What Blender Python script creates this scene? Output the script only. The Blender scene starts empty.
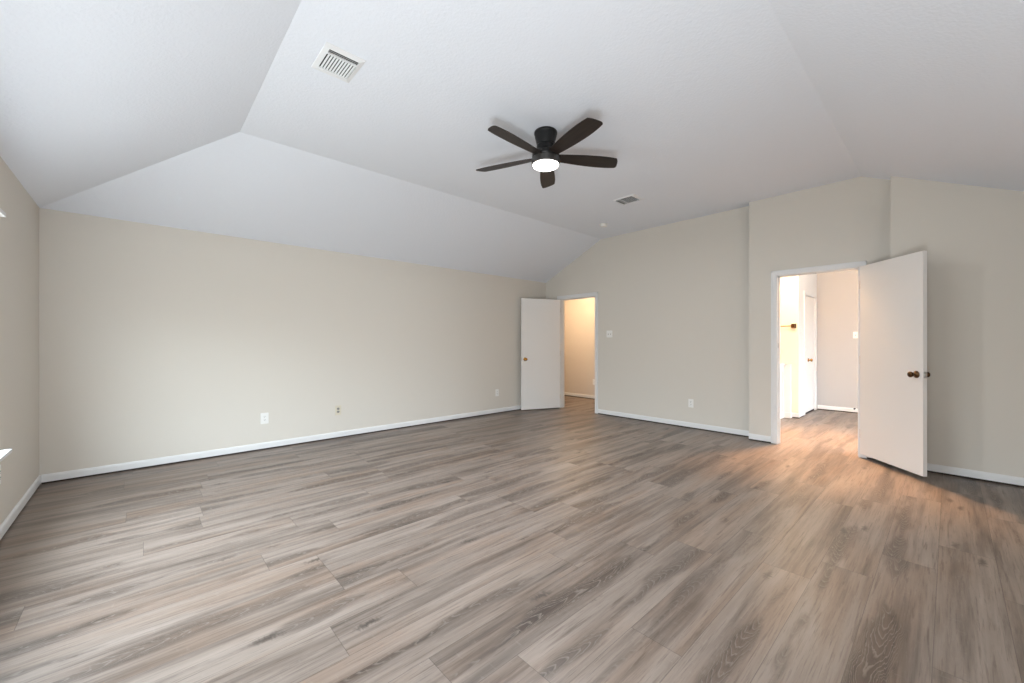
import bpy, bmesh, math, random
from mathutils import Vector, Matrix
random.seed(4)
SC = bpy.context.scene
COL = SC.collection
H = 1.25                                   # camera height, metres; U() turns eye-height units into metres
def U(v): return v * H
PI = math.pi

# ------------------------------------------------------------------ camera, world, lights, exposure
cam_d = bpy.data.cameras.new('camera')
cam_d.sensor_width = 36.0
cam_d.lens = 402.82 / 1024 * 36.0
cam_d.shift_y = 1.3 / 1024
cam_d.clip_start = 0.02
cam = bpy.data.objects.new('camera', cam_d)
cam.location = (0, 0, H)
cam.rotation_euler = (PI / 2, 0, -math.radians(90 - 47.369))
COL.objects.link(cam)
SC.camera = cam

SC.view_settings.view_transform = 'Standard'
SC.view_settings.look = 'None'
SC.view_settings.gamma = 1.0
SC.view_settings.use_curve_mapping = False
SC.view_settings.exposure = 0.23

world = bpy.data.worlds.new('sky')
SC.world = world
world.use_nodes = True
SKY, GROUND = 19.5, 4.0
wt = world.node_tree
wb = wt.nodes['Background']
tc_ = wt.nodes.new('ShaderNodeTexCoord'); sp_ = wt.nodes.new('ShaderNodeSeparateXYZ')
mr_ = wt.nodes.new('ShaderNodeMapRange'); mr_.interpolation_type = 'SMOOTHSTEP'
mr_.inputs['From Min'].default_value = 0.05; mr_.inputs['From Max'].default_value = 0.30
mx_ = wt.nodes.new('ShaderNodeMix'); mx_.data_type = 'RGBA'
mx_.inputs['A'].default_value = (0.95 * GROUND, 0.97 * GROUND, 0.97 * GROUND, 1)      # ground and houses outside
mx_.inputs['B'].default_value = (0.82 * SKY, 0.94 * SKY, 1.06 * SKY, 1)              # overcast sky
wt.links.new(tc_.outputs['Generated'], sp_.inputs[0]); wt.links.new(sp_.outputs[2], mr_.inputs['Value'])
wt.links.new(mr_.outputs['Result'], mx_.inputs['Factor']); wt.links.new(mx_.outputs['Result'], wb.inputs[0])
wb.inputs[1].default_value = 1.0

def area_light(name, loc, rot, sx, sy, power, color, spread=180):
    d = bpy.data.lights.new(name, 'AREA')
    d.shape = 'RECTANGLE'; d.size = sx; d.size_y = sy
    d.energy = power; d.color = color; d.spread = math.radians(spread)
    o = bpy.data.objects.new(name, d)
    o.location = loc; o.rotation_euler = rot
    COL.objects.link(o)
    return o
def ball_light(name, loc, r, power, color):
    d = bpy.data.lights.new(name, 'POINT')
    d.energy = power; d.color = color; d.shadow_soft_size = r
    o = bpy.data.objects.new(name, d); o.location = loc
    COL.objects.link(o)
    return o

# room in metres
YA = U(4.3505); XB = U(4.7363); XW = U(-0.5291)
ZW = H + U(0.9525); ZC = H + U(1.4492)
YF = U(4.3505 - 3.8295 - 1.066)           # wall behind the camera
YS = YA - U(1.0476)                        # slope / flat line on the long wall's side
YP = YA - U(3.8295)                        # slope / flat line on the near side
XH = XW + U(1.0285)                        # slope / flat line on the window side
X2 = XB - U(0.1207); X3 = X2 - U(0.128)
Y749 = U(1.402); Y892 = U(0.326)
WINS = [(U(1.45), U(3.255))]
WZ0, WZ1 = H - U(0.56), H + U(0.642)
HALLX = U(7.48)

def portal(loc, rot, sx, sy):
    o = area_light('daylight', loc, rot, sx, sy, 1, (1, 1, 1)); o.data.cycles.is_portal = True
for i, (y0, y1) in enumerate(WINS):
    portal((XW - 0.115, (y0 + y1) / 2, (WZ0 + WZ1) / 2), (0, -PI / 2, 0), WZ1 - WZ0, y1 - y0)
# added fill light, an assumed flash low behind the camera, aimed at the ceiling
fl_ = area_light('added_ceiling_fill', (-0.22, 0.02, 0.40), (0, 0, 0), 0.8, 0.8, 54, (0.91, 0.96, 1.0), 160)
fl_.rotation_euler = (Vector((2.9, 2.7, 3.06)) - fl_.location).to_track_quat('-Z', 'Y').to_euler()
# hall: assumed warm ceiling lamp just inside and assumed daylight from its far end
ball_light('assumed_hall_lamp', (U(5.50), U(1.29), 2.55), 0.22, 90, (1.0, 0.69, 0.43))
hd = bpy.data.lights.new('hall_spill_boost', 'SPOT'); hd.energy = 560; hd.color = (1.0, 0.55, 0.26); hd.spot_size = math.radians(95); hd.spot_blend = 0.6; hd.shadow_soft_size = 0.15  # added spot, no known fixture: boosts the warm spill on the bedroom floor
hs = bpy.data.objects.new('hall_spill_boost', hd); hs.location = (U(5.15), U(1.00), 2.75); COL.objects.link(hs)
hs.rotation_euler = (Vector((U(4.3), U(0.5), 0)) - hs.location).to_track_quat('-Z', 'Y').to_euler()
area_light('assumed_hall_daylight', (U(6.1), -1.75, 1.5), (PI / 2, 0, 0), 1.4, 1.8, 13, (0.85, 0.97, 1.0))  # added area light for assumed daylight, its window is unseen
ball_light('assumed_bath_lamp', (U(5.55), U(2.15), 2.55), 0.08, 3.5, (1.0, 0.86, 0.66))  # assumed lamp, fixture unseen; added to light the cream wall
ball_light('assumed_closet_lamp', (U(5.18), U(4.25), 2.33), 0.10, 36, (1.0, 0.70, 0.42))  # assumed lamp, fixture unseen; stands for the warm closet light

# ------------------------------------------------------------------ material helpers
def lin(c):
    return tuple((v / 12.92 if v <= 0.04045 else ((v + 0.055) / 1.055) ** 2.4) for v in [x / 255 for x in c])
def rgb(*c): return lin(c) + (1.0,)
def new_mat(name):
    m = bpy.data.materials.new(name); m.use_nodes = True
    nt = m.node_tree
    return m, nt, nt.nodes['Principled BSDF']
def plain(name, col, rough=0.5, metal=0.0, bump=0.0, scale=200, spec=0.5, var=0.0):
    m, nt, b = new_mat(name)
    b.inputs['Base Color'].default_value = col
    b.inputs['Roughness'].default_value = rough
    b.inputs['Metallic'].default_value = metal
    b.inputs['Specular IOR Level'].default_value = spec
    tc = nt.nodes.new('ShaderNodeTexCoord')
    n = nt.nodes.new('ShaderNodeTexNoise'); n.inputs['Scale'].default_value = scale; n.inputs['Detail'].default_value = 3
    nt.links.new(tc.outputs['Object'], n.inputs['Vector'])
    if bump:
        bp = nt.nodes.new('ShaderNodeBump'); bp.inputs['Strength'].default_value = bump; bp.inputs['Distance'].default_value = 0.004
        nt.links.new(n.outputs['Fac'], bp.inputs['Height']); nt.links.new(bp.outputs['Normal'], b.inputs['Normal'])
    if var:
        mx = nt.nodes.new('ShaderNodeMix'); mx.data_type = 'RGBA'
        mx.inputs['A'].default_value = tuple(v * (1 - var) for v in col[:3]) + (1,)
        mx.inputs['B'].default_value = tuple(min(1, v * (1 + var)) for v in col[:3]) + (1,)
        nt.links.new(n.outputs['Fac'], mx.inputs['Factor']); nt.links.new(mx.outputs['Result'], b.inputs['Base Color'])
    return m

M_WALL = plain('greige_paint', rgb(215, 209, 199), 0.75, bump=0.10, scale=90, spec=0.25)
M_HALLWALL = plain('pale_paint', rgb(182, 180, 178), 0.7, bump=0.06, scale=90, spec=0.25)
M_CLOSET = plain('closet_paint', rgb(214, 206, 196), 0.7, bump=0.06, scale=90, spec=0.25)
M_CREAM = plain('cream_paint', rgb(238, 228, 208), 0.7, bump=0.05, scale=90, spec=0.25)
M_CEIL = plain('ceiling_texture_paint', rgb(232, 236, 243), 0.85, bump=0.55, scale=55, spec=0.15, var=0.012)
M_TRIM = plain('white_trim_paint', rgb(226, 226, 225), 0.4, bump=0.02, scale=60)
M_DOOR = plain('white_door_paint', rgb(232, 229, 225), 0.42, bump=0.03, scale=40)
M_BRASS = plain('polished_brass', rgb(190, 140, 70), 0.25, 1.0)
M_AGED = plain('aged_brass', rgb(86, 64, 44), 0.28, 1.0)
M_STEEL = plain('zinc_plate', rgb(190, 190, 188), 0.35, 1.0)
M_BLACK = plain('black_fan_metal', rgb(24, 23, 23), 0.38, 0.35, bump=0.02)
M_RING = plain('brushed_grey_ring', rgb(88, 86, 84), 0.38, 0.8)
M_PLASTIC = plain('white_plastic', rgb(236, 235, 231), 0.35)
M_ALMOND = plain('almond_plastic', rgb(214, 206, 186), 0.4)
M_SOCKET = plain('grey_plastic', rgb(150, 147, 142), 0.45)
M_DARK = plain('dark_slot', rgb(40, 38, 36), 0.7)
M_VENT = plain('vent_enamel', rgb(232, 233, 234), 0.4)
M_DUCT = plain('duct_interior', rgb(70, 70, 70), 0.8)
M_GAP_SHADE = plain('gap_shade', rgb(58, 48, 42), 0.9)  # dark colour standing in for shade in gaps at floor level
M_RUBBER = plain('black_rubber', rgb(35, 33, 32), 0.6)

def emission(name, col, s):
    m, nt, b = new_mat(name)
    b.inputs['Base Color'].default_value = (0.9, 0.9, 0.88, 1)
    b.inputs['Emission Color'].default_value = col
    b.inputs['Emission Strength'].default_value = s
    return m
M_LENS = emission('frosted_lamp_lens', (1.0, 0.97, 0.92, 1), 5.0)

def glass_mat():
    m, nt, b = new_mat('window_glass')
    t = nt.nodes.new('ShaderNodeBsdfTransparent'); t.inputs[0].default_value = (0.97, 0.98, 0.97, 1)
    g = nt.nodes.new('ShaderNodeBsdfGlossy'); g.inputs['Roughness'].default_value = 0.0
    mx = nt.nodes.new('ShaderNodeMixShader'); mx.inputs[0].default_value = 0.07
    nt.links.new(t.outputs[0], mx.inputs[1]); nt.links.new(g.outputs[0], mx.inputs[2])
    nt.links.new(mx.outputs[0], nt.nodes['Material Output'].inputs[0])
    return m
M_GLASS = glass_mat()

def wood_blade():
    m, nt, b = new_mat('dark_walnut_blade')
    tc = nt.nodes.new('ShaderNodeTexCoord'); mp = nt.nodes.new('ShaderNodeMapping')
    mp.inputs['Scale'].default_value = (3, 60, 3)
    n = nt.nodes.new('ShaderNodeTexNoise'); n.inputs['Scale'].default_value = 1.0; n.inputs['Detail'].default_value = 5
    r = nt.nodes.new('ShaderNodeValToRGB')
    r.color_ramp.elements[0].position = 0.3; r.color_ramp.elements[0].color = rgb(26, 21, 19)
    r.color_ramp.elements[1].position = 0.75; r.color_ramp.elements[1].color = rgb(48, 39, 34)
    L = nt.links.new
    L(tc.outputs['Object'], mp.inputs['Vector']); L(mp.outputs['Vector'], n.inputs['Vector'])
    L(n.outputs['Fac'], r.inputs['Fac']); L(r.outputs['Color'], b.inputs['Base Color'])
    b.inputs['Roughness'].default_value = 0.42
    return m
M_BLADE = wood_blade()

def floor_mat():
    m, nt, b = new_mat('grey_oak_planks')
    N = nt.nodes.new; L = nt.links.new
    def math_(op, a, c=None, d=None):
        n = N('ShaderNodeMath'); n.operation = op
        for i, v in enumerate((a, c, d)):
            if v is None: continue
            if isinstance(v, (int, float)): n.inputs[i].default_value = v
            else: L(v, n.inputs[i])
        return n.outputs[0]
    def comb(x, y, z):
        n = N('ShaderNodeCombineXYZ')
        for i, v in enumerate((x, y, z)):
            if isinstance(v, (int, float)): n.inputs[i].default_value = v
            else: L(v, n.inputs[i])
        return n.outputs[0]
    def noise(vec, scale, detail=3, rough=0.5, dist=0.0):
        n = N('ShaderNodeTexNoise'); n.inputs['Scale'].default_value = scale; n.inputs['Detail'].default_value = detail
        n.inputs['Roughness'].default_value = rough; n.inputs['Distortion'].default_value = dist
        L(vec, n.inputs['Vector']); return n.outputs['Fac']
    def mix(f, a, c, mode='MIX'):
        n = N('ShaderNodeMix'); n.data_type = 'RGBA'; n.blend_type = mode
        if isinstance(f, (int, float)): n.inputs['Factor'].default_value = f
        else: L(f, n.inputs['Factor'])
        for k, v in (('A', a), ('B', c)):
            if isinstance(v, tuple): n.inputs[k].default_value = v
            else: L(v, n.inputs[k])
        return n.outputs['Result']
    def smooth(v, lo, hi):
        n = N('ShaderNodeMapRange'); n.interpolation_type = 'SMOOTHSTEP'
        L(v, n.inputs['Value']); n.inputs['From Min'].default_value = lo; n.inputs['From Max'].default_value = hi
        return n.outputs['Result']
    geo = N('ShaderNodeNewGeometry'); sep = N('ShaderNodeSeparateXYZ'); L(geo.outputs['Position'], sep.inputs[0])
    X, Y = sep.outputs[0], sep.outputs[1]
    W, LEN = 0.2255, 1.38
    yr = math_('DIVIDE', math_('SUBTRACT', Y, 0.045), W); row = math_('FLOOR', yr); fy = math_('SUBTRACT', yr, row)
    wn1 = N('ShaderNodeTexWhiteNoise'); wn1.noise_dimensions = '1D'; L(math_('ADD', row, 17.3), wn1.inputs['W'])
    xr = math_('ADD', math_('DIVIDE', X, LEN), math_('MULTIPLY', wn1.outputs['Value'], 7.0))
    colm = math_('FLOOR', xr); fx = math_('SUBTRACT', xr, colm)
    def rnd(k):
        wn = N('ShaderNodeTexWhiteNoise'); wn.noise_dimensions = '3D'; L(comb(row, colm, k), wn.inputs['Vector'])
        sp = N('ShaderNodeSeparateColor'); L(wn.outputs['Color'], sp.inputs[0]); return sp.outputs[0], sp.outputs[1], sp.outputs[2]
    R, G, B = rnd(0.0); R2, G2, B2 = rnd(3.7)
    px = math_('ADD', X, math_('MULTIPLY', R, 40)); py = math_('ADD', Y, math_('MULTIPLY', G, 40)); pz = math_('MULTIPLY', B, 30)
    def nz(sx, sy, dz=0.0, detail=3, rough=0.5, dist=0.0):
        return noise(comb(math_('MULTIPLY', px, sx), math_('MULTIPLY', py, sy), math_('ADD', pz, dz)), 1.0, detail, rough, dist)
    streak = nz(1.1, 26.0, 0, 5, 0.6, 0.4)
    soft = nz(0.8, 7.0, 2.0, 3, 0.5, 0.4)
    fine = nz(5.0, 130.0, 4.0, 4, 0.70)
    pores = nz(14.0, 120.0, 6.0, 2, 0.5)
    cross = nz(60.0, 16.0, 8.0, 3, 0.6, 0.3)
    # heart of the plank: a dark wandering stripe carrying pale arched growth lines
    wig = math_('MULTIPLY', math_('SUBTRACT', noise(comb(math_('MULTIPLY', px, 1.5), pz, 0.0), 1.0, 2, 0.5), 0.5), 0.16)
    cy = math_('ADD', math_('ADD', math_('MULTIPLY', math_('SUBTRACT', G2, 0.5), 0.13), 0.1127), wig)
    dy = math_('SUBTRACT', math_('MULTIPLY', fy, W), cy)
    wobble = math_('MULTIPLY', math_('SUBTRACT', nz(5.0, 30.0, 10.0, 3, 0.55, 0.5), 0.5), 0.040)
    ady = math_('ABSOLUTE', math_('ADD', dy, wobble))
    hw = math_('MULTIPLY', smooth(noise(comb(math_('MULTIPLY', px, 1.25), pz, 7.0), 1.0, 2, 0.5), 0.38, 0.66), 0.066)
    heart = math_('SUBTRACT', 1.0, smooth(math_('SUBTRACT', ady, hw), -0.030, 0.012))
    heart = math_('MULTIPLY', heart, smooth(R2, 0.10, 0.50))
    sgn = math_('SUBTRACT', math_('MULTIPLY', math_('GREATER_THAN', B2, 0.5), 2.0), 1.0)
    arch = math_('ADD', math_('MULTIPLY', px, math_('ADD', 8.0, math_('MULTIPLY', R, 9.0))),
                 math_('MULTIPLY', math_('MULTIPLY', math_('POWER', ady, 1.85), 1250.0), sgn))
    arch = math_('ADD', arch, math_('MULTIPLY', nz(4.0, 20.0, 12.0, 3, 0.5, 0.3), 3.2))
    saw = math_('FRACT', arch)
    lines = math_('MULTIPLY', smooth(saw, 0.62, 0.88), math_('SUBTRACT', 1.0, smooth(saw, 0.90, 1.0)))
    shade_ = smooth(saw, 0.15, 0.70)
    sliver = smooth(nz(2.4, 48.0, 16.0, 4, 0.65, 0.6), 0.56, 0.70)
    # knots
    vor = N('ShaderNodeTexVoronoi'); vor.inputs['Scale'].default_value = 1.0
    L(comb(math_('ADD', math_('MULTIPLY', px, 1.7), math_('MULTIPLY', streak, 0.25)), math_('ADD', math_('MULTIPLY', py, 6.0), math_('MULTIPLY', cross, 0.35)), pz), vor.inputs['Vector'])
    knot = math_('SUBTRACT', 1.0, smooth(vor.outputs['Distance'], 0.02, 0.16))
    ramp = N('ShaderNodeValToRGB'); e = ramp.color_ramp.elements
    e[0].position = 0.30; e[0].color = rgb(76, 66, 59)
    e[1].position = 0.66; e[1].color = rgb(152, 139, 129)
    e2 = ramp.color_ramp.elements.new(0.42); e2.color = rgb(113, 101, 92)
    e3 = ramp.color_ramp.elements.new(0.52); e3.color = rgb(136, 123, 113)
    tone = math_('ADD', math_('MULTIPLY', streak, 0.50), math_('MULTIPLY', soft, 0.50))
    tone = math_('ADD', tone, math_('MULTIPLY', math_('SUBTRACT', R, 0.5), 0.07))
    L(tone, ramp.inputs['Fac'])
    c = ramp.outputs['Color']
    brown = math_('MULTIPLY', smooth(nz(0.9, 5.0, 14.0, 2, 0.5, 0.3), 0.44, 0.70), 0.60)
    c = mix(brown, c, mix(1.0, c, (0.90, 0.76, 0.65, 1), 'MULTIPLY'))
    c = mix(math_('MULTIPLY', sliver, 0.72), c, mix(1.0, c, (0.55, 0.50, 0.47, 1), 'MULTIPLY'))
    c = mix(math_('MULTIPLY', heart, 0.74), c, mix(1.0, c, (0.47, 0.435, 0.42, 1), 'MULTIPLY'))
    c = mix(math_('MULTIPLY', math_('MULTIPLY', heart, shade_), 0.25), c, rgb(52, 44, 39))
    c = mix(math_('MULTIPLY', math_('MULTIPLY', heart, lines), 0.50), c, rgb(148, 138, 128))
    c = mix(math_('MULTIPLY', smooth(fine, 0.50, 0.74), 0.50), c, rgb(66, 56, 50))
    c = mix(math_('MULTIPLY', smooth(pores, 0.60, 0.80), 0.22), c, rgb(160, 151, 141))
    c = mix(math_('MULTIPLY', smooth(cross, 0.60, 0.78), 0.16), c, rgb(162, 153, 144))
    c = mix(math_('MULTIPLY', knot, 0.70), c, rgb(50, 42, 37))
    # seams
    ey = math_('MINIMUM', fy, math_('SUBTRACT', 1.0, fy)); ex = math_('MINIMUM', fx, math_('SUBTRACT', 1.0, fx))
    seam = math_('MAXIMUM', math_('LESS_THAN', ey, 0.0055), math_('LESS_THAN', ex, 0.0010))
    c = mix(math_('MULTIPLY', seam, 0.45), c, rgb(44, 37, 33))
    L(c, b.inputs['Base Color'])
    L(math_('ADD', 0.33, math_('MULTIPLY', streak, 0.16)), b.inputs['Roughness'])
    b.inputs['Specular IOR Level'].default_value = 0.5
    bp = N('ShaderNodeBump'); bp.inputs['Strength'].default_value = 0.12; bp.inputs['Distance'].default_value = 0.002
    L(math_('SUBTRACT', fine, math_('MULTIPLY', seam, 1.0)), bp.inputs['Height']); L(bp.outputs['Normal'], b.inputs['Normal'])
    return m
M_FLOOR = floor_mat()

# ------------------------------------------------------------------ mesh helpers
def obj(name, bm, mat, parent=None, smooth=False, bevel=0.0):
    me = bpy.data.meshes.new(name)
    bmesh.ops.recalc_face_normals(bm, faces=bm.faces)
    bm.to_mesh(me); bm.free()
    for mm in (mat if isinstance(mat, list) else [mat]): me.materials.append(mm)
    if smooth:
        for p in me.polygons: p.use_smooth = True
    o = bpy.data.objects.new(name, me)
    COL.objects.link(o)
    if parent: o.parent = parent
    if bevel:
        mo = o.modifiers.new('bevel', 'BEVEL'); mo.width = bevel; mo.segments = 2; mo.limit_method = 'ANGLE'
    return o
def box(bm, x0, x1, y0, y1, z0, z1, mi=0, M=None):
    vs = [Vector((x, y, z)) for x in (x0, x1) for y in (y0, y1) for z in (z0, z1)]
    if M: vs = [M @ v for v in vs]
    v = [bm.verts.new(p) for p in vs]
    for f in ((0, 1, 3, 2), (4, 6, 7, 5), (0, 4, 5, 1), (2, 3, 7, 6), (0, 2, 6, 4), (1, 5, 7, 3)):
        bm.faces.new([v[i] for i in f]).material_index = mi
def lathe(bm, prof, seg=32, M=None, mi=0):
    """prof: (radius, height) pairs around +Z"""
    M = M or Matrix()
    rings = []
    for r, z in prof:
        if r < 1e-6: rings.append([bm.verts.new(M @ Vector((0, 0, z)))])
        else: rings.append([bm.verts.new(M @ Vector((r * math.cos(2 * PI * k / seg), r * math.sin(2 * PI * k / seg), z))) for k in range(seg)])
    for a, c in zip(rings, rings[1:]):
        for k in range(seg):
            k2 = (k + 1) % seg
            if len(a) == 1 and len(c) == 1: continue
            if len(a) == 1: f = [a[0], c[k], c[k2]]
            elif len(c) == 1: f = [a[k], c[0], a[k2]]
            else: f = [a[k], c[k], c[k2], a[k2]]
            bm.faces.new(f).material_index = mi
    for rg in (rings[0], rings[-1]):
        if len(rg) > 1: bm.faces.new(rg).material_index = mi
def prism(bm, poly, to3, d0, d1, mi=0):
    a = [bm.verts.new(to3(p, d0)) for p in poly]; c = [bm.verts.new(to3(p, d1)) for p in poly]
    bm.faces.new(a).material_index = mi; bm.faces.new(c[::-1]).material_index = mi
    n = len(poly)
    for i in range(n): bm.faces.new([a[i], a[(i + 1) % n], c[(i + 1) % n], c[i]]).material_index = mi
def empty(name, loc, rotz=0.0):
    o = bpy.data.objects.new(name, None); o.empty_display_size = 0.1
    o.location = loc; o.rotation_euler = (0, 0, rotz); COL.objects.link(o)
    return o
def tag(o, label, cat, group=None):
    o['label'] = label; o['category'] = cat
    if group: o['group'] = group
    return o
def struct(o, label=None):
    o['kind'] = 'structure'
    if label: o['label'] = label
    return o
def copy_tree(o, parent=None):
    c = o.copy(); COL.objects.link(c)
    if parent: c.parent = parent
    for ch in list(o.children): copy_tree(ch, c)
    return c

def wall_cells(bm, u0, u1, top, holes, to3, d0, d1, knots=()):
    """solid wall between u0 and u1 with a piecewise linear top and rectangular holes (ua, ub, za, zb)"""
    us = sorted({u0, u1} | {k for k in knots if u0 < k < u1} | {v for h in holes for v in h[:2] if u0 < v < u1})
    for a, c in zip(us, us[1:]):
        cur0 = 0.0
        inside = sorted([h for h in holes if h[0] <= a + 1e-6 and h[1] >= c - 1e-6], key=lambda h: h[2])
        spans = []
        for h in inside:
            if h[2] > cur0 + 1e-6: spans.append(((a, cur0), (c, cur0), (c, h[2]), (a, h[2])))
            cur0 = h[3]
        spans.append(((a, cur0), (c, cur0), (c, top(c)), (a, top(a))))
        for s in spans: prism(bm, s, to3, d0, d1)

# ------------------------------------------------------------------ setting: floor and ceiling
bm = bmesh.new()
box(bm, XW - 0.2, HALLX + 0.3, YF - 0.2, YA + 1.2, -0.08, 0)
box(bm, X2, HALLX + 0.3, -1.9, YF - 0.2, -0.08, 0)
struct(obj('floor', bm, M_FLOOR), 'grey brown oak plank floor')

bm = bmesh.new()
T = 0.10
def slab(quad):
    a = [bm.verts.new(p) for p in quad]; c = [bm.verts.new((p[0], p[1], p[2] + T)) for p in quad]
    bm.faces.new(a[::-1]); bm.faces.new(c)
    n = len(quad)
    for i in range(n): bm.faces.new([a[i], a[(i + 1) % n], c[(i + 1) % n], c[i]])
XR = XB + 0.06
slab([(XH, YP, ZC), (XR, YP, ZC), (XR, YS, ZC), (XH, YS, ZC)])
e = 0.06                                   # the slopes run on a little into the walls
def ext(z0, z1, run): return z0 - (z1 - z0) * e / run
zA = ext(ZW, ZC, YA - YS); zF = ext(ZW, ZC, YP - YF); zWn = ext(ZW, ZC, XH - XW)
zcorner = min(zA, zWn)
slab([(XW - e, YA + e, zA), (XH, YS, ZC), (XR, YS, ZC), (XR, YA + e, zA)])
slab([(XW - e, YF - e, zF), (XR, YF - e, zF), (XR, YP, ZC), (XH, YP, ZC)])
slab([(XW - e, YA + e, zA), (XW - e, YF - e, zA), (XH, YP, ZC), (XH, YS, ZC)])
struct(obj('ceiling', bm, M_CEIL), 'white textured hipped ceiling')

# walls
WT = 0.12
bm = bmesh.new()
prism(bm, [(XW - WT, 0), (XB, 0), (XB, ZW + 0.01), (XW - WT, ZW + 0.01)], lambda p, d: Vector((p[0], d, p[1])), YA, YA + WT)
struct(obj('wall_back', bm, M_WALL), 'long greige wall')
bm = bmesh.new()
wall_cells(bm, YF - WT, YA, lambda u: ZW + 0.01, [(a, c, WZ0, WZ1) for a, c in WINS], lambda p, d: Vector((d, p[0], p[1])), XW - WT, XW)
struct(obj('wall_left', bm, M_WALL), 'greige window wall')
bm = bmesh.new()
wall_cells(bm, XW, X3, lambda u: ZW + 0.01, [], lambda p, d: Vector((p[0], d, p[1])), YF - WT, YF)
struct(obj('wall_front', bm, M_WALL), 'greige wall behind the camera')

def top_r(u):
    if u >= YS: return ZC + (ZW - ZC) * (u - YS) / (YA - YS) + 0.01
    if u <= YP: return ZC + (ZW - ZC) * (YP - u) / (YP - YF) + 0.01
    return ZC + 0.01
D1 = (U(3.398), U(4.060), 0.0, H + U(0.672))       # closet doorway on the far wall
D2 = (U(0.528), U(1.160), 0.0, H + U(0.668))      # hall doorway
bm = bmesh.new()
r3 = lambda p, d: Vector((d, p[0], p[1]))
wall_cells(bm, Y749 - 0.10, YA + WT, top_r, [D1], r3, XB, XB + WT, (YS, YP))
wall_cells(bm, Y892 - 0.10, Y749, top_r, [D2], r3, X2, X2 + WT, (YS, YP))
wall_cells(bm, YF - WT, Y892, top_r, [], r3, X3, X3 + WT, (YS, YP))
box(bm, X2 + 0.01, XB + 0.01, Y749 - 0.10, Y749, 0, ZC)
box(bm, X3 + 0.01, X2 + 0.01, Y892 - 0.10, Y892, 0, ZC - 0.3)
struct(obj('wall_right', bm, M_WALL), 'stepped greige gable wall with two doorways')

# baseboards, set a little above the boards
def baseboard(name, runs, mat=M_TRIM):
    """runs: list of (p0, p1, inward normal)"""
    bm = bmesh.new()
    for p0, p1, n in runs:
        p0 = Vector(p0 + (0,)); p1 = Vector(p1 + (0,)); n = Vector(n + (0,)).normalized()
        d = (p1 - p0)
        prof = [(0, 0.016), (0.013, 0.016), (0.013, 0.062), (0.010, 0.074), (0.005, 0.082), (0, 0.084)]
        a = [bm.verts.new(p0 + n * u + Vector((0, 0, z))) for u, z in prof]
        c = [bm.verts.new(p1 + n * u + Vector((0, 0, z))) for u, z in prof]
        bm.faces.new(a[::-1]); bm.faces.new(c)
        for i in range(len(prof)): bm.faces.new([a[i], a[(i + 1) % 6], c[(i + 1) % 6], c[i]])
        # dark strip paints the shade in the gap under the baseboard
        q = [(0, 0.0), (0.002, 0.0), (0.002, 0.016), (0, 0.016)]
        a = [bm.verts.new(p0 + n * u + Vector((0, 0, z))) for u, z in q]
        c = [bm.verts.new(p1 + n * u + Vector((0, 0, z))) for u, z in q]
        for i in range(4): bm.faces.new([a[i], a[(i + 1) % 4], c[(i + 1) % 4], c[i]]).material_index = 1
    return struct(obj(name, bm, [mat, M_GAP_SHADE]))
baseboard('baseboard_left', [((XW, YF), (XW, YA), (1, 0))])
baseboard('baseboard_back', [((XW + 0.013, YA), (XB - 0.013, YA), (0, -1))])
CW = 0.056                                        # casing width
baseboard('baseboard_right', [((XB, D1[1] + CW), (XB, YA), (-1, 0)), ((XB, Y749), (XB, D1[0] - CW), (-1, 0)),
                              ((X2, D2[1] + CW), (X2, Y749), (-1, 0)), ((X2, Y892), (X2, D2[0] - CW), (-1, 0)),
                              ((X3, YF), (X3, Y892), (-1, 0))])
baseboard('baseboard_front', [((XW, YF), (X3, YF), (0, 1))])

# door casings and jambs
def casing(name, xf, d, depth, cw_l, cw_r):
    y0, y1, _, zt = d
    bm = bmesh.new()
    def leg(ya, yb):                              # moulded casing leg: stepped profile
        box(bm, xf - 0.012, xf, ya, yb, 0.008, zt)
    box(bm, xf - 0.012, xf, y1 - 0.004, y1 + cw_l, 0.008, zt + cw_l)
    box(bm, xf - 0.018, xf - 0.012, y1 + cw_l - 0.016, y1 + cw_l, 0.008, zt + cw_l)
    box(bm, xf - 0.012, xf, y0 - cw_r, y0 + 0.004, 0.008, zt + cw_l)
    box(bm, xf - 0.018, xf - 0.012, y0 - cw_r, y0 - cw_r + 0.016, 0.008, zt + cw_l)
    box(bm, xf - 0.012, xf, y0, y1, zt - 0.004, zt + cw_l)
    box(bm, xf - 0.018, xf - 0.012, y0 - cw_r, y1 + cw_l, zt + cw_l - 0.016, zt + cw_l)
    # jambs lining the opening, with a stop
    t = 0.014
    box(bm, xf - 0.004, xf + depth + 0.004, y1 - t, y1 + 0.002, 0.0, zt)
    box(bm, xf - 0.004, xf + depth + 0.004, y0 - 0.002, y0 + t, 0.0, zt)
    box(bm, xf - 0.004, xf + depth + 0.004, y0, y1, zt - t, zt + 0.002)
    box(bm, xf + 0.042, xf + 0.075, y1 - t - 0.011, y1 - t, 0.0, zt - t)
    box(bm, xf + 0.042, xf + 0.075, y0 + t, y0 + t + 0.011, 0.0, zt - t)
    box(bm, xf + 0.042, xf + 0.075, y0 + t, y1 - t, zt - t - 0.011, zt - t)
    return struct(obj(name, bm, M_TRIM, bevel=0.0015))
casing('trim_1', XB, D1, WT, 0.056, 0.056)
tr2 = casing('trim_2', X2, D2, WT, 0.052, 0.052)
bm = bmesh.new()
box(bm, X2 + 0.012, X2 + 0.040, D2[1] - 0.0165, D2[1] - 0.0135, 1.185, 1.245)
o = obj('strike_plate', bm, M_STEEL, tr2)

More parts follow.
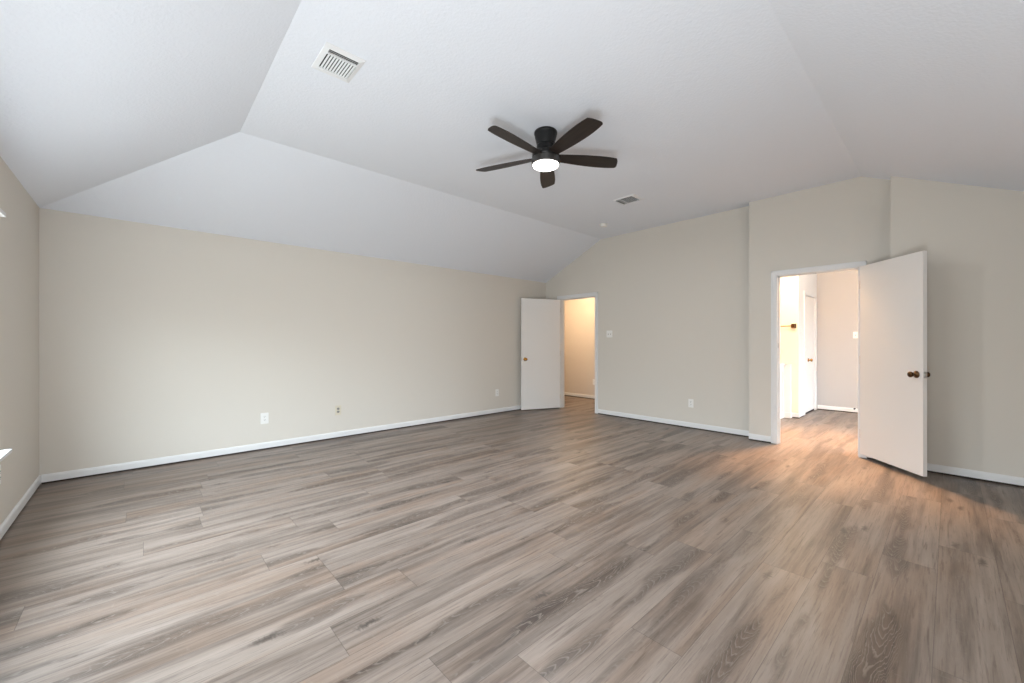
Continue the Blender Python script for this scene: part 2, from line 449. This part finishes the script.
# ------------------------------------------------------------------ doors
def knob_mesh(mat):
    bm = bmesh.new()                              # along +Z away from the door face
    lathe(bm, [(0.0, 0.0), (0.033, 0.0), (0.033, 0.004), (0.029, 0.009), (0.016, 0.012), (0.0115, 0.018), (0.011, 0.028),
               (0.015, 0.034), (0.0235, 0.041), (0.0270, 0.050), (0.0255, 0.058), (0.019, 0.064), (0.012, 0.0655), (0.0, 0.0650)], 28)
    me = bpy.data.meshes.new('door_knob'); bmesh.ops.recalc_face_normals(bm, faces=bm.faces); bm.to_mesh(me); bm.free()
    for p in me.polygons: p.use_smooth = True
    me.materials.append(mat); return me
KN_AGED = knob_mesh(M_AGED); KN_BRASS = knob_mesh(M_BRASS)
def child_mesh(name, me, parent, loc, rot):
    o = bpy.data.objects.new(name, me); COL.objects.link(o); o.parent = parent; o.location = loc; o.rotation_euler = rot
    return o
def flush_door(name, hinge, free, z0, z1, thick_side, knob_me, knob_z, label):
    """hinge, free: ends of the face turned to the camera; the leaf's thickness lies on thick_side (+1/-1 along its local y)"""
    h = Vector(hinge); f = Vector(free); d = f - h; w = d.length
    root = empty(name, (h.x, h.y, 0), math.atan2(d.y, d.x))
    struct(root, label)
    t = 0.035 * thick_side
    bm = bmesh.new(); box(bm, 0, w, min(0, t), max(0, t), z0, z1)
    obj('door_panel', bm, M_DOOR, root, bevel=0.002)
    s = -1 if thick_side > 0 else 1               # local y direction of the camera's face
    child_mesh('door_knob', knob_me, root, (w - 0.065, 0, knob_z), (-s * PI / 2, 0, 0))
    child_mesh('door_knob', knob_me, root, (w - 0.065, t, knob_z), (s * PI / 2, 0, 0))
    bm = bmesh.new()
    box(bm, w - 0.0005, w + 0.0015, t / 2 - 0.0125, t / 2 + 0.0125, knob_z - 0.029, knob_z + 0.029)
    box(bm, w, w + 0.010, t / 2 - 0.006, t / 2 + 0.006, knob_z - 0.009, knob_z + 0.009)
    obj('latch_plate', bm, M_STEEL, root)
    for zz in (z0 + 0.22, (z0 + z1) / 2, z1 - 0.20):
        bm = bmesh.new()
        lathe(bm, [(0, -0.045), (0.006, -0.045), (0.006, 0.045), (0, 0.045)], 12, Matrix.Translation((-0.004, t, zz)))
        box(bm, -0.002, 0.0, min(0.0, t), max(0.0, t), zz - 0.045, zz + 0.045)
        obj('hinge', bm, M_BRASS, root)
    return root
a = math.radians(21)    # the closet door's opening
hx, hy = U(4.712), U(4.030)
flush_door('door_1', (hx, hy), (hx - math.cos(a) * U(.640), hy + math.sin(a) * U(.640)), 0.015, 2.072, -1, KN_BRASS, H + U(-.241),
           'white flush door swung open against the long wall')
flush_door('door_2', (U(4.603), U(.529)), (U(4.140), U(.130)), 0.046, 2.080, 1, KN_AGED, H + U(-.232),
           'white flush door standing wide open into the room')

# ------------------------------------------------------------------ windows
def window(name, horizontal_y, y0, y1, xin, sign):
    """white vinyl single-hung window in a wall; built along local u, looking along n"""
    root = empty(name, (0, 0, 0)); struct(root)
    def P(u, d, z):                               # d: depth measured from the room face outwards
        return Vector((xin - d, u, z)) if not horizontal_y else Vector((u, xin - d, z))
    def bx(bm, u0, u1, d0, d1, z0, z1):
        a, c = P(u0, d0, z0), P(u1, d1, z1)
        box(bm, min(a.x, c.x), max(a.x, c.x), min(a.y, c.y), max(a.y, c.y), z0, z1)
    bm = bmesh.new(); fw = 0.045
    bx(bm, y0, y0 + fw, 0.06, 0.11, WZ0, WZ1); bx(bm, y1 - fw, y1, 0.06, 0.11, WZ0, WZ1)
    bx(bm, y0, y1, 0.06, 0.11, WZ0, WZ0 + fw); bx(bm, y0, y1, 0.06, 0.11, WZ1 - fw, WZ1)
    zm = (WZ0 + WZ1) / 2; bx(bm, y0, y1, 0.065, 0.10, zm - 0.022, zm + 0.022)
    um = (y0 + y1) / 2; bx(bm, um - 0.03, um + 0.03, 0.062, 0.108, WZ0, WZ1)
    obj('window_frame', bm, M_TRIM, root)
    bm = bmesh.new(); bx(bm, y0 + 0.01, y1 - 0.01, 0.084, 0.088, WZ0 + 0.01, WZ1 - 0.01)
    obj('pane', bm, M_GLASS, root)
    bm = bmesh.new(); bx(bm, y0 - 0.028, y1 + 0.028, -0.050, 0.0, WZ0 - 0.006, WZ0 + 0.018); bx(bm, y0, y1, 0.0, 0.06, WZ0 - 0.001, WZ0 + 0.018)
    obj('window_sill', bm, M_TRIM, root, bevel=0.003)
    bm = bmesh.new(); bx(bm, y0 + 0.01, y1 - 0.004, -0.030, 0.0, WZ1 - 0.006, WZ1 + 0.022)
    obj('head_rail', bm, M_TRIM, root, bevel=0.003)
    return root
n = 1
for y0, y1 in WINS: window('window_%d' % n, False, y0, y1, XW, 1); n += 1

# ------------------------------------------------------------------ ceiling fan
FX, FY = U(2.046), U(1.8805)
fan = tag(empty('ceiling_fan', (FX, FY, ZC)), 'black five-blade ceiling fan with lit round lamp on the flat ceiling', 'ceiling fan')
bm = bmesh.new()
lathe(bm, [(0, 0.0), (0.095, 0.0), (0.099, -0.006), (0.099, -0.020), (0.095, -0.024), (0.094, -0.040), (0.085, -0.075), (0.078, -0.105), (0.075, -0.115), (0, -0.115)], 48)
obj('ceiling_canopy', bm, M_BLACK, fan, smooth=False).data.polygons.foreach_set('use_smooth', [True] * (48 * 9))
bm = bmesh.new()
lathe(bm, [(0, -0.112), (0.076, -0.112), (0.078, -0.125), (0.079, -0.152), (0.088, -0.166), (0.108, -0.178), (0.116, -0.192), (0.117, -0.236), (0, -0.236)], 48)
obj('motor_housing', bm, M_BLACK, fan, smooth=True)
bm = bmesh.new()
lathe(bm, [(0, -0.230), (0.120, -0.230), (0.122, -0.236), (0.121, -0.278), (0.119, -0.286), (0.113, -0.286), (0.113, -0.282), (0, -0.282)], 48)
obj('light_ring', bm, M_RING, fan, smooth=False)
bm = bmesh.new()
lathe(bm, [(0.1125, -0.281), (0.1125, -0.286), (0.108, -0.294), (0.092, -0.302), (0.064, -0.308), (0.030, -0.311), (0, -0.312)], 48)
lens = obj('light_lens', bm, M_LENS, fan, smooth=True); lens['label'] = 'glowing white round lamp lens'
# one blade, root at the hub, along +x
def blade_mesh():
    R0, R1 = 0.085, 0.652
    n = 22; up, lo = [], []
    for i in range(n + 1):
        s = i / n; x = R0 + (R1 - R0) * s
        half = 0.043 + 0.030 * math.sin(min(1, s / 0.72) * PI / 2) - 0.013 * max(0, (s - 0.72) / 0.28) ** 2
        up.append((x, half)); lo.append((x, -half))
    # slanted, softly rounded tip
    tip = [(R1 + 0.010, 0.052), (R1 + 0.014, 0.035), (R1 + 0.006, 0.0), (R1 - 0.006, -0.035)]
    lo[-1] = (R1 - 0.016, -0.052)
    poly = up[:-1] + [(R1 + 0.002, 0.0595)] + tip + lo[::-1]
    bm = bmesh.new()
    th = 0.006; tw = math.radians(-12)
    def P(p, z): return Vector((p[0], p[1] * math.cos(tw) - z * math.sin(tw), p[1] * math.sin(tw) + z * math.cos(tw)))
    prism(bm, poly, P, -th / 2, th / 2)
    bmesh.ops.recalc_face_normals(bm, faces=bm.faces)
    me = bpy.data.meshes.new('blade'); bm.to_mesh(me); bm.free(); me.materials.append(M_BLADE)
    return me
BM = blade_mesh()
first = None
for k in range(5):
    rz = math.radians(-31.7 + 72 * k)
    if first is None:
        first = child_mesh('blade', BM, fan, (0, 0, -0.216), (0, 0, rz)); b_ = first
    else:
        b_ = first.copy(); COL.objects.link(b_); b_.rotation_euler = (0, 0, rz)
ld = bpy.data.lights.new('fan_lamp', 'AREA'); ld.shape = 'DISK'; ld.size = 0.2; ld.energy = 34; ld.color = (0.97, 0.98, 1.0)
lo_ = bpy.data.objects.new('fan_lamp', ld); lo_.location = (FX, FY, ZC - 0.318); COL.objects.link(lo_)

# ------------------------------------------------------------------ ceiling vents, smoke detector
def make_vent(loc, rotz, label, ix, iy, tilt):
    root = tag(empty('ceiling_vent', loc, rotz), label, 'air vent', 'ceiling air vents')
    hx, hy = 0.1225, 0.150                        # half sizes of the flange
    bm = bmesh.new()
    def frame_ring(bm, ox, oy, jx, jy, z0, z1):
        o1 = [(-ox, -oy), (ox, -oy), (ox, oy), (-ox, oy)]; i1 = [(-jx, -jy), (jx, -jy), (jx, jy), (-jx, jy)]
        ob = [bm.verts.new((x, y, 0)) for x, y in o1]; ot = [bm.verts.new((x * .985, y * .985, z0)) for x, y in o1]
        it = [bm.verts.new((x, y, z1)) for x, y in i1]; ib = [bm.verts.new((x, y, 0)) for x, y in i1]
        for a_, c_ in ((ob, ot), (ot, it), (it, ib)):
            for i in range(4): bm.faces.new([a_[i], a_[(i + 1) % 4], c_[(i + 1) % 4], c_[i]])
    frame_ring(bm, hx, hy, ix, iy, -0.004, -0.012)
    box(bm, -ix, ix, -0.072, -0.064, -0.012, -0.004)
    obj('vent_frame', bm, M_VENT, root)
    bm = bmesh.new(); box(bm, -ix, ix, -iy, iy, -0.0015, -0.0005)
    obj('duct_opening', bm, M_DUCT, root)
    fin = None
    for k in range(10):                           # main bank of fins
        x = -ix + 0.0125 + k * (2 * ix - 0.025) / 9 + 0.004
        if fin is None:
            bm = bmesh.new(); box(bm, -0.0052, 0.0052, -0.064, 0.100, -0.0008, 0.0008)
            fin = obj('louver', bm, M_VENT, root); l = fin
        else:
            l = fin.copy(); COL.objects.link(l)
        l.location = (x, 0, -0.0070); l.rotation_euler = (0, math.radians(38), 0)
    fin = None
    for k in range(3):                            # crosswise bank by the far edge
        if fin is None:
            bm = bmesh.new(); box(bm, -ix, ix, -0.0065, 0.0065, -0.0008, 0.0008)
            fin = obj('cross_louver', bm, M_VENT, root); l = fin
        else:
            l = fin.copy(); COL.objects.link(l)
        l.location = (0, -0.080 - k * 0.0145, -0.0070); l.rotation_euler = (math.radians(tilt), 0, 0)
    bm = bmesh.new(); box(bm, -ix, ix, 0.100, iy, -0.011, -0.003)
    obj('end_panel', bm, M_VENT, root)
    return root
make_vent((U(0.7535), U(2.150), ZC), 0, 'white square ceiling vent near the top left, by the ceiling fold', 0.092, 0.116, 40)
make_vent((U(3.625), U(2.195), ZC), PI, 'small grey-looking ceiling vent to the right of the fan', 0.108, 0.134, -55)
sd = tag(empty('smoke_detector', (U(4.153), U(2.861), ZC)), 'small round white smoke detector on the ceiling above the far wall', 'smoke detector')
bm = bmesh.new(); lathe(bm, [(0, 0), (0.062, 0), (0.062, -0.010), (0, -0.010)], 32); obj('base_plate', bm, M_PLASTIC, sd)
bm = bmesh.new(); lathe(bm, [(0, -0.0095), (0.056, -0.0095), (0.057, -0.026), (0.050, -0.036), (0.030, -0.040), (0, -0.040)], 32); obj('cover', bm, M_PLASTIC, sd, smooth=True)

# ------------------------------------------------------------------ outlets and switches
def rrect(w, h, r, n=5):
    pts = []
    for cx, cy, a0 in ((w / 2 - r, h / 2 - r, 0), (-w / 2 + r, h / 2 - r, PI / 2), (-w / 2 + r, -h / 2 + r, PI), (w / 2 - r, -h / 2 + r, 3 * PI / 2)):
        for i in range(n): pts.append((cx + r * math.cos(a0 + i * PI / 2 / (n - 1)), cy + r * math.sin(a0 + i * PI / 2 / (n - 1))))
    return pts
to_front = lambda p, d: Vector((p[0], -d, p[1]))   # plate stands in local xz, facing local -y
def outlet(loc, rotz, label, w=0.076, h=0.122, plate=M_PLASTIC, sock=M_PLASTIC, group='wall outlets'):
    root = tag(empty('wall_outlet', loc, rotz), label, 'outlet', group)
    bm = bmesh.new(); prism(bm, rrect(w, h, 0.006), to_front, 0, 0.005); obj('plate', bm, plate, root, bevel=0.0015)
    for s in (-1, 1):
        bm = bmesh.new(); prism(bm, [(x, z + s * 0.0195) for x, z in rrect(0.034, 0.029, 0.012)], to_front, 0.0045, 0.0075)
        so = obj('socket', bm, sock, root)
        bm = bmesh.new()
        for x in (-0.0065, 0.0065): box(bm, x - 0.0013, x + 0.0013, -0.0081, -0.0073, s * 0.0195 - 0.001, s * 0.0195 + 0.009)
        lathe(bm, [(0, 0), (0.0027, 0), (0.0027, 0.0006), (0, 0.0006)], 10, Matrix.Translation((0, -0.0075, s * 0.0195 - 0.008)) @ Matrix.Rotation(PI / 2, 4, 'X'))
        obj('slots', bm, M_DARK, so)
    return root
def switch(loc, rotz, label, gangs=2, group='light switches'):
    root = tag(empty('light_switch', loc, rotz), label, 'light switch', group)
    w = 0.070 + 0.046 * (gangs - 1)
    bm = bmesh.new(); prism(bm, rrect(w, 0.118, 0.006), to_front, 0, 0.005); obj('plate', bm, M_PLASTIC, root, bevel=0.0015)
    for g in range(gangs):
        x = (g - (gangs - 1) / 2) * 0.046
        bm = bmesh.new(); box(bm, x - 0.006, x + 0.006, -0.0056, -0.0045, -0.013, 0.013)
        s = obj('toggle_slot', bm, M_SOCKET, root)
        bm = bmesh.new(); prism(bm, [(-0.0055, 0.002), (-0.0055, 0.009), (-0.019, 0.015), (-0.019, 0.009)], lambda p, d: Vector((x + d, p[0], p[1])), -0.004, 0.004)
        obj('toggle', bm, M_PLASTIC, s)
    return root
ZO = H + U(-0.708)
outlet((U(0.851), YA, ZO), 0, 'white duplex outlet on the long wall, left of the almond outlet', 0.082, 0.128)
outlet((U(1.521), YA, ZO), 0, 'almond outlet with dark grey sockets on the long wall, right of the white outlet', 0.076, 0.124, M_ALMOND, M_SOCKET)
outlet((U(3.715), YA, ZO), 0, 'small white outlet low on the long wall just left of the open far door', 0.074, 0.124)
outlet((XB, U(2.051), ZO), -PI / 2, 'white outlet low on the gable wall between the two doorways', 0.074, 0.122)
outlet((XW, U(3.245), H - U(0.668)), PI / 2, 'outlet plate low on the window wall under the sill at the left photo edge')
switch((XB, U(3.166), H + U(0.121)), -PI / 2, 'white two-gang light switch on the gable wall beside the far doorway', 2)

# ------------------------------------------------------------------ closet behind the far doorway
CX = U(5.90); CY0 = U(3.05); CY1 = YA + 1.0
cz = ZW
bm = bmesh.new()
box(bm, CX, CX + 0.1, CY0 - 0.1, CY1 + 0.1, 0, cz)
box(bm, XB + WT, CX, CY0 - 0.1, CY0, 0, cz)
box(bm, XB + 0.02, CX, CY1, CY1 + 0.1, 0, cz)
box(bm, XB + 0.02, XB + WT, YA + WT, CY1, 0, cz)
struct(obj('wall_closet', bm, M_CLOSET), 'closet walls')
bm = bmesh.new(); box(bm, XB + WT + 0.001, CX + 0.1, CY0 - 0.1, CY1 + 0.1, cz, cz + 0.1)
struct(obj('ceiling_closet', bm, M_CEIL))
baseboard('baseboard_closet', [((CX, CY0), (CX, CY1), (-1, 0))])
outlet((CX, U(4.262), H - U(0.694)), -PI / 2, 'outlet low on the closet wall, seen through the far doorway', 0.074, 0.122)

# ------------------------------------------------------------------ hall behind the open door
HY = U(1.353); HX0 = U(6.40); HZ = 3.0; YB1 = CY0 - 0.1
D3 = (U(6.72), U(7.36), 0.0, H + U(0.665))
bm = bmesh.new()
box(bm, HALLX, HALLX + 0.12, -1.9, HY, 0, HZ)
struct(obj('wall_hall', bm, M_HALLWALL), 'pale hall end wall')
bm = bmesh.new()
wall_cells(bm, HX0 + 0.001, HALLX + 0.12, lambda u: HZ, [D3], lambda p, d: Vector((p[0], d, p[1])), HY, HY + 0.12)
box(bm, D3[0] - 0.02, D3[1] + 0.02, HY + 0.121, HY + 0.16, 0, D3[3])
struct(obj('wall_partition', bm, M_TRIM), 'white hall wall with a narrow door')
bm = bmesh.new()
box(bm, HX0, HX0 + 0.10, HY + 0.001, YB1, 0, HZ)
box(bm, XB + WT + 0.01, HX0, YB1 - 0.1, YB1, 0, HZ)
struct(obj('wall_bath', bm, M_CREAM), 'cream wall beyond the low wall')
bm = bmesh.new()
wall_cells(bm, X2 + WT, HALLX, lambda u: HZ, [(U(6.1) - 0.7, U(6.1) + 0.7, 0.6, 2.4)], lambda p, d: Vector((p[0], d, p[1])), -1.72, -1.60)  # unseen opening, assumed as the source of the hall daylight
box(bm, X2 + WT, X2 + WT + 0.1, -1.6, YF, 0, HZ)
struct(obj('wall_hall_end', bm, M_HALLWALL), 'hall end wall with an assumed window opening')
bm = bmesh.new(); box(bm, X2 + WT, HALLX + 0.12, -1.8, Y749 - 0.1, HZ, HZ + 0.1); box(bm, XB + WT, HALLX + 0.12, Y749 - 0.1, YB1, HZ, HZ + 0.1)
struct(obj('ceiling_hall', bm, M_CEIL))
baseboard('baseboard_hall', [((HALLX, -1.6), (HALLX, HY - 0.013), (-1, 0)), ((HX0, HY), (D3[0] - 0.06, HY), (0, -1)), ((HX0, U(1.43)), (HX0, HY - 0.013), (-1, 0))])
# narrow door in the partition
bm = bmesh.new()
y = HY
box(bm, D3[0] - 0.057, D3[0], y - 0.014, y, 0.008, D3[3] + 0.057); box(bm, D3[1], D3[1] + 0.057, y - 0.014, y, 0.008, D3[3] + 0.057)
box(bm, D3[0], D3[1], y - 0.014, y, D3[3], D3[3] + 0.057)
struct(obj('trim_3', bm, M_TRIM, bevel=0.002))
d3 = struct(empty('door_3', (D3[0], HY + 0.01, 0)), 'narrow white door in the hall')
bm = bmesh.new(); box(bm, 0.003, D3[1] - D3[0] - 0.003, 0, 0.035, 0.030, D3[3] - 0.004); obj('door_panel', bm, M_DOOR, d3, bevel=0.002)
child_mesh('door_knob', KN_BRASS, d3, (U(6.97) - D3[0], 0, H - U(0.245)), (PI / 2, 0, 0))
bm = bmesh.new(); box(bm, 0.003, D3[1] - D3[0] - 0.003, 0.004, 0.036, 0.001, 0.028); obj('door_gap_shade', bm, M_GAP_SHADE, d3)  # dark block paints the shade in the gap under this door
# panelled low wall with end post and cap
LZ = H - U(0.277); LX0 = U(5.45); LY = U(1.50)
lw = struct(empty('wall_low', (LX0, LY, 0)), 'white panelled low wall with cap')
bm = bmesh.new()
Lx = HX0 - 0.085 - LX0
box(bm, 0, Lx, 0.012, 0.10, 0, LZ - 0.03)
k = 0
xs = [0, 0.34, 0.68, Lx - 0.07]
for xx in xs: box(bm, xx, xx + 0.07, 0.0, 0.013, 0, LZ - 0.03)
box(bm, 0, Lx, -0.001, 0.0125, LZ - 0.13, LZ - 0.03); box(bm, 0, Lx, -0.003, 0.0125, 0.0, 0.11)
obj('panelling', bm, M_TRIM, lw, bevel=0.002)
bm = bmesh.new(); box(bm, -0.01, Lx, -0.02, 0.12, LZ - 0.03, LZ); obj('cap', bm, M_TRIM, lw, bevel=0.004)
bm = bmesh.new(); box(bm, Lx, Lx + 0.085, -0.085, 0.10, 0, LZ - 0.012); box(bm, Lx - 0.008, Lx + 0.085, -0.095, 0.11, LZ - 0.012, LZ + 0.004)
box(bm, Lx - 0.010, Lx + 0.085, -0.095, 0.10, 0, 0.09)
obj('end_post', bm, M_TRIM, lw, bevel=0.003)
# brass rail on the cream wall
br = tag(empty('brass_rail', (HX0, U(1.405), H + U(0.224))), 'brass rail with square end bracket on the cream wall, seen through the hall doorway', 'towel rail')
bm = bmesh.new(); lathe(bm, [(0, 0), (0.008, 0), (0.008, 0.56), (0, 0.56)], 16, Matrix.Translation((-0.055, 0, 0)) @ Matrix.Rotation(-PI / 2, 4, 'X')); obj('rail', bm, M_BRASS, br, smooth=False)
for yy in (0.0, 0.56):
    bm = bmesh.new(); box(bm, -0.075, -0.006, yy - 0.026, yy + 0.026, -0.030, 0.030); box(bm, -0.006, 0, yy - 0.034, yy + 0.034, -0.038, 0.038)
    obj('bracket', bm, M_AGED, br, bevel=0.004)
switch((HALLX, U(0.905), H + U(0.111)), -PI / 2, 'white light switch on the pale hall wall, seen beside the open door', 1)
ds = tag(empty('door_stop', (HALLX - 0.013, U(0.912), H - U(0.935))), 'small dark door stop on the hall baseboard', 'door stop')
bm = bmesh.new(); lathe(bm, [(0, 0), (0.012, 0), (0.012, 0.006), (0.006, 0.008), (0.006, 0.055), (0, 0.055)], 14, Matrix.Rotation(-PI / 2, 4, 'Y')); obj('stem', bm, M_AGED, ds)
bm = bmesh.new(); lathe(bm, [(0, 0.05), (0.013, 0.05), (0.014, 0.066), (0.010, 0.072), (0, 0.072)], 14, Matrix.Rotation(-PI / 2, 4, 'Y')); obj('rubber_tip', bm, M_RUBBER, ds)
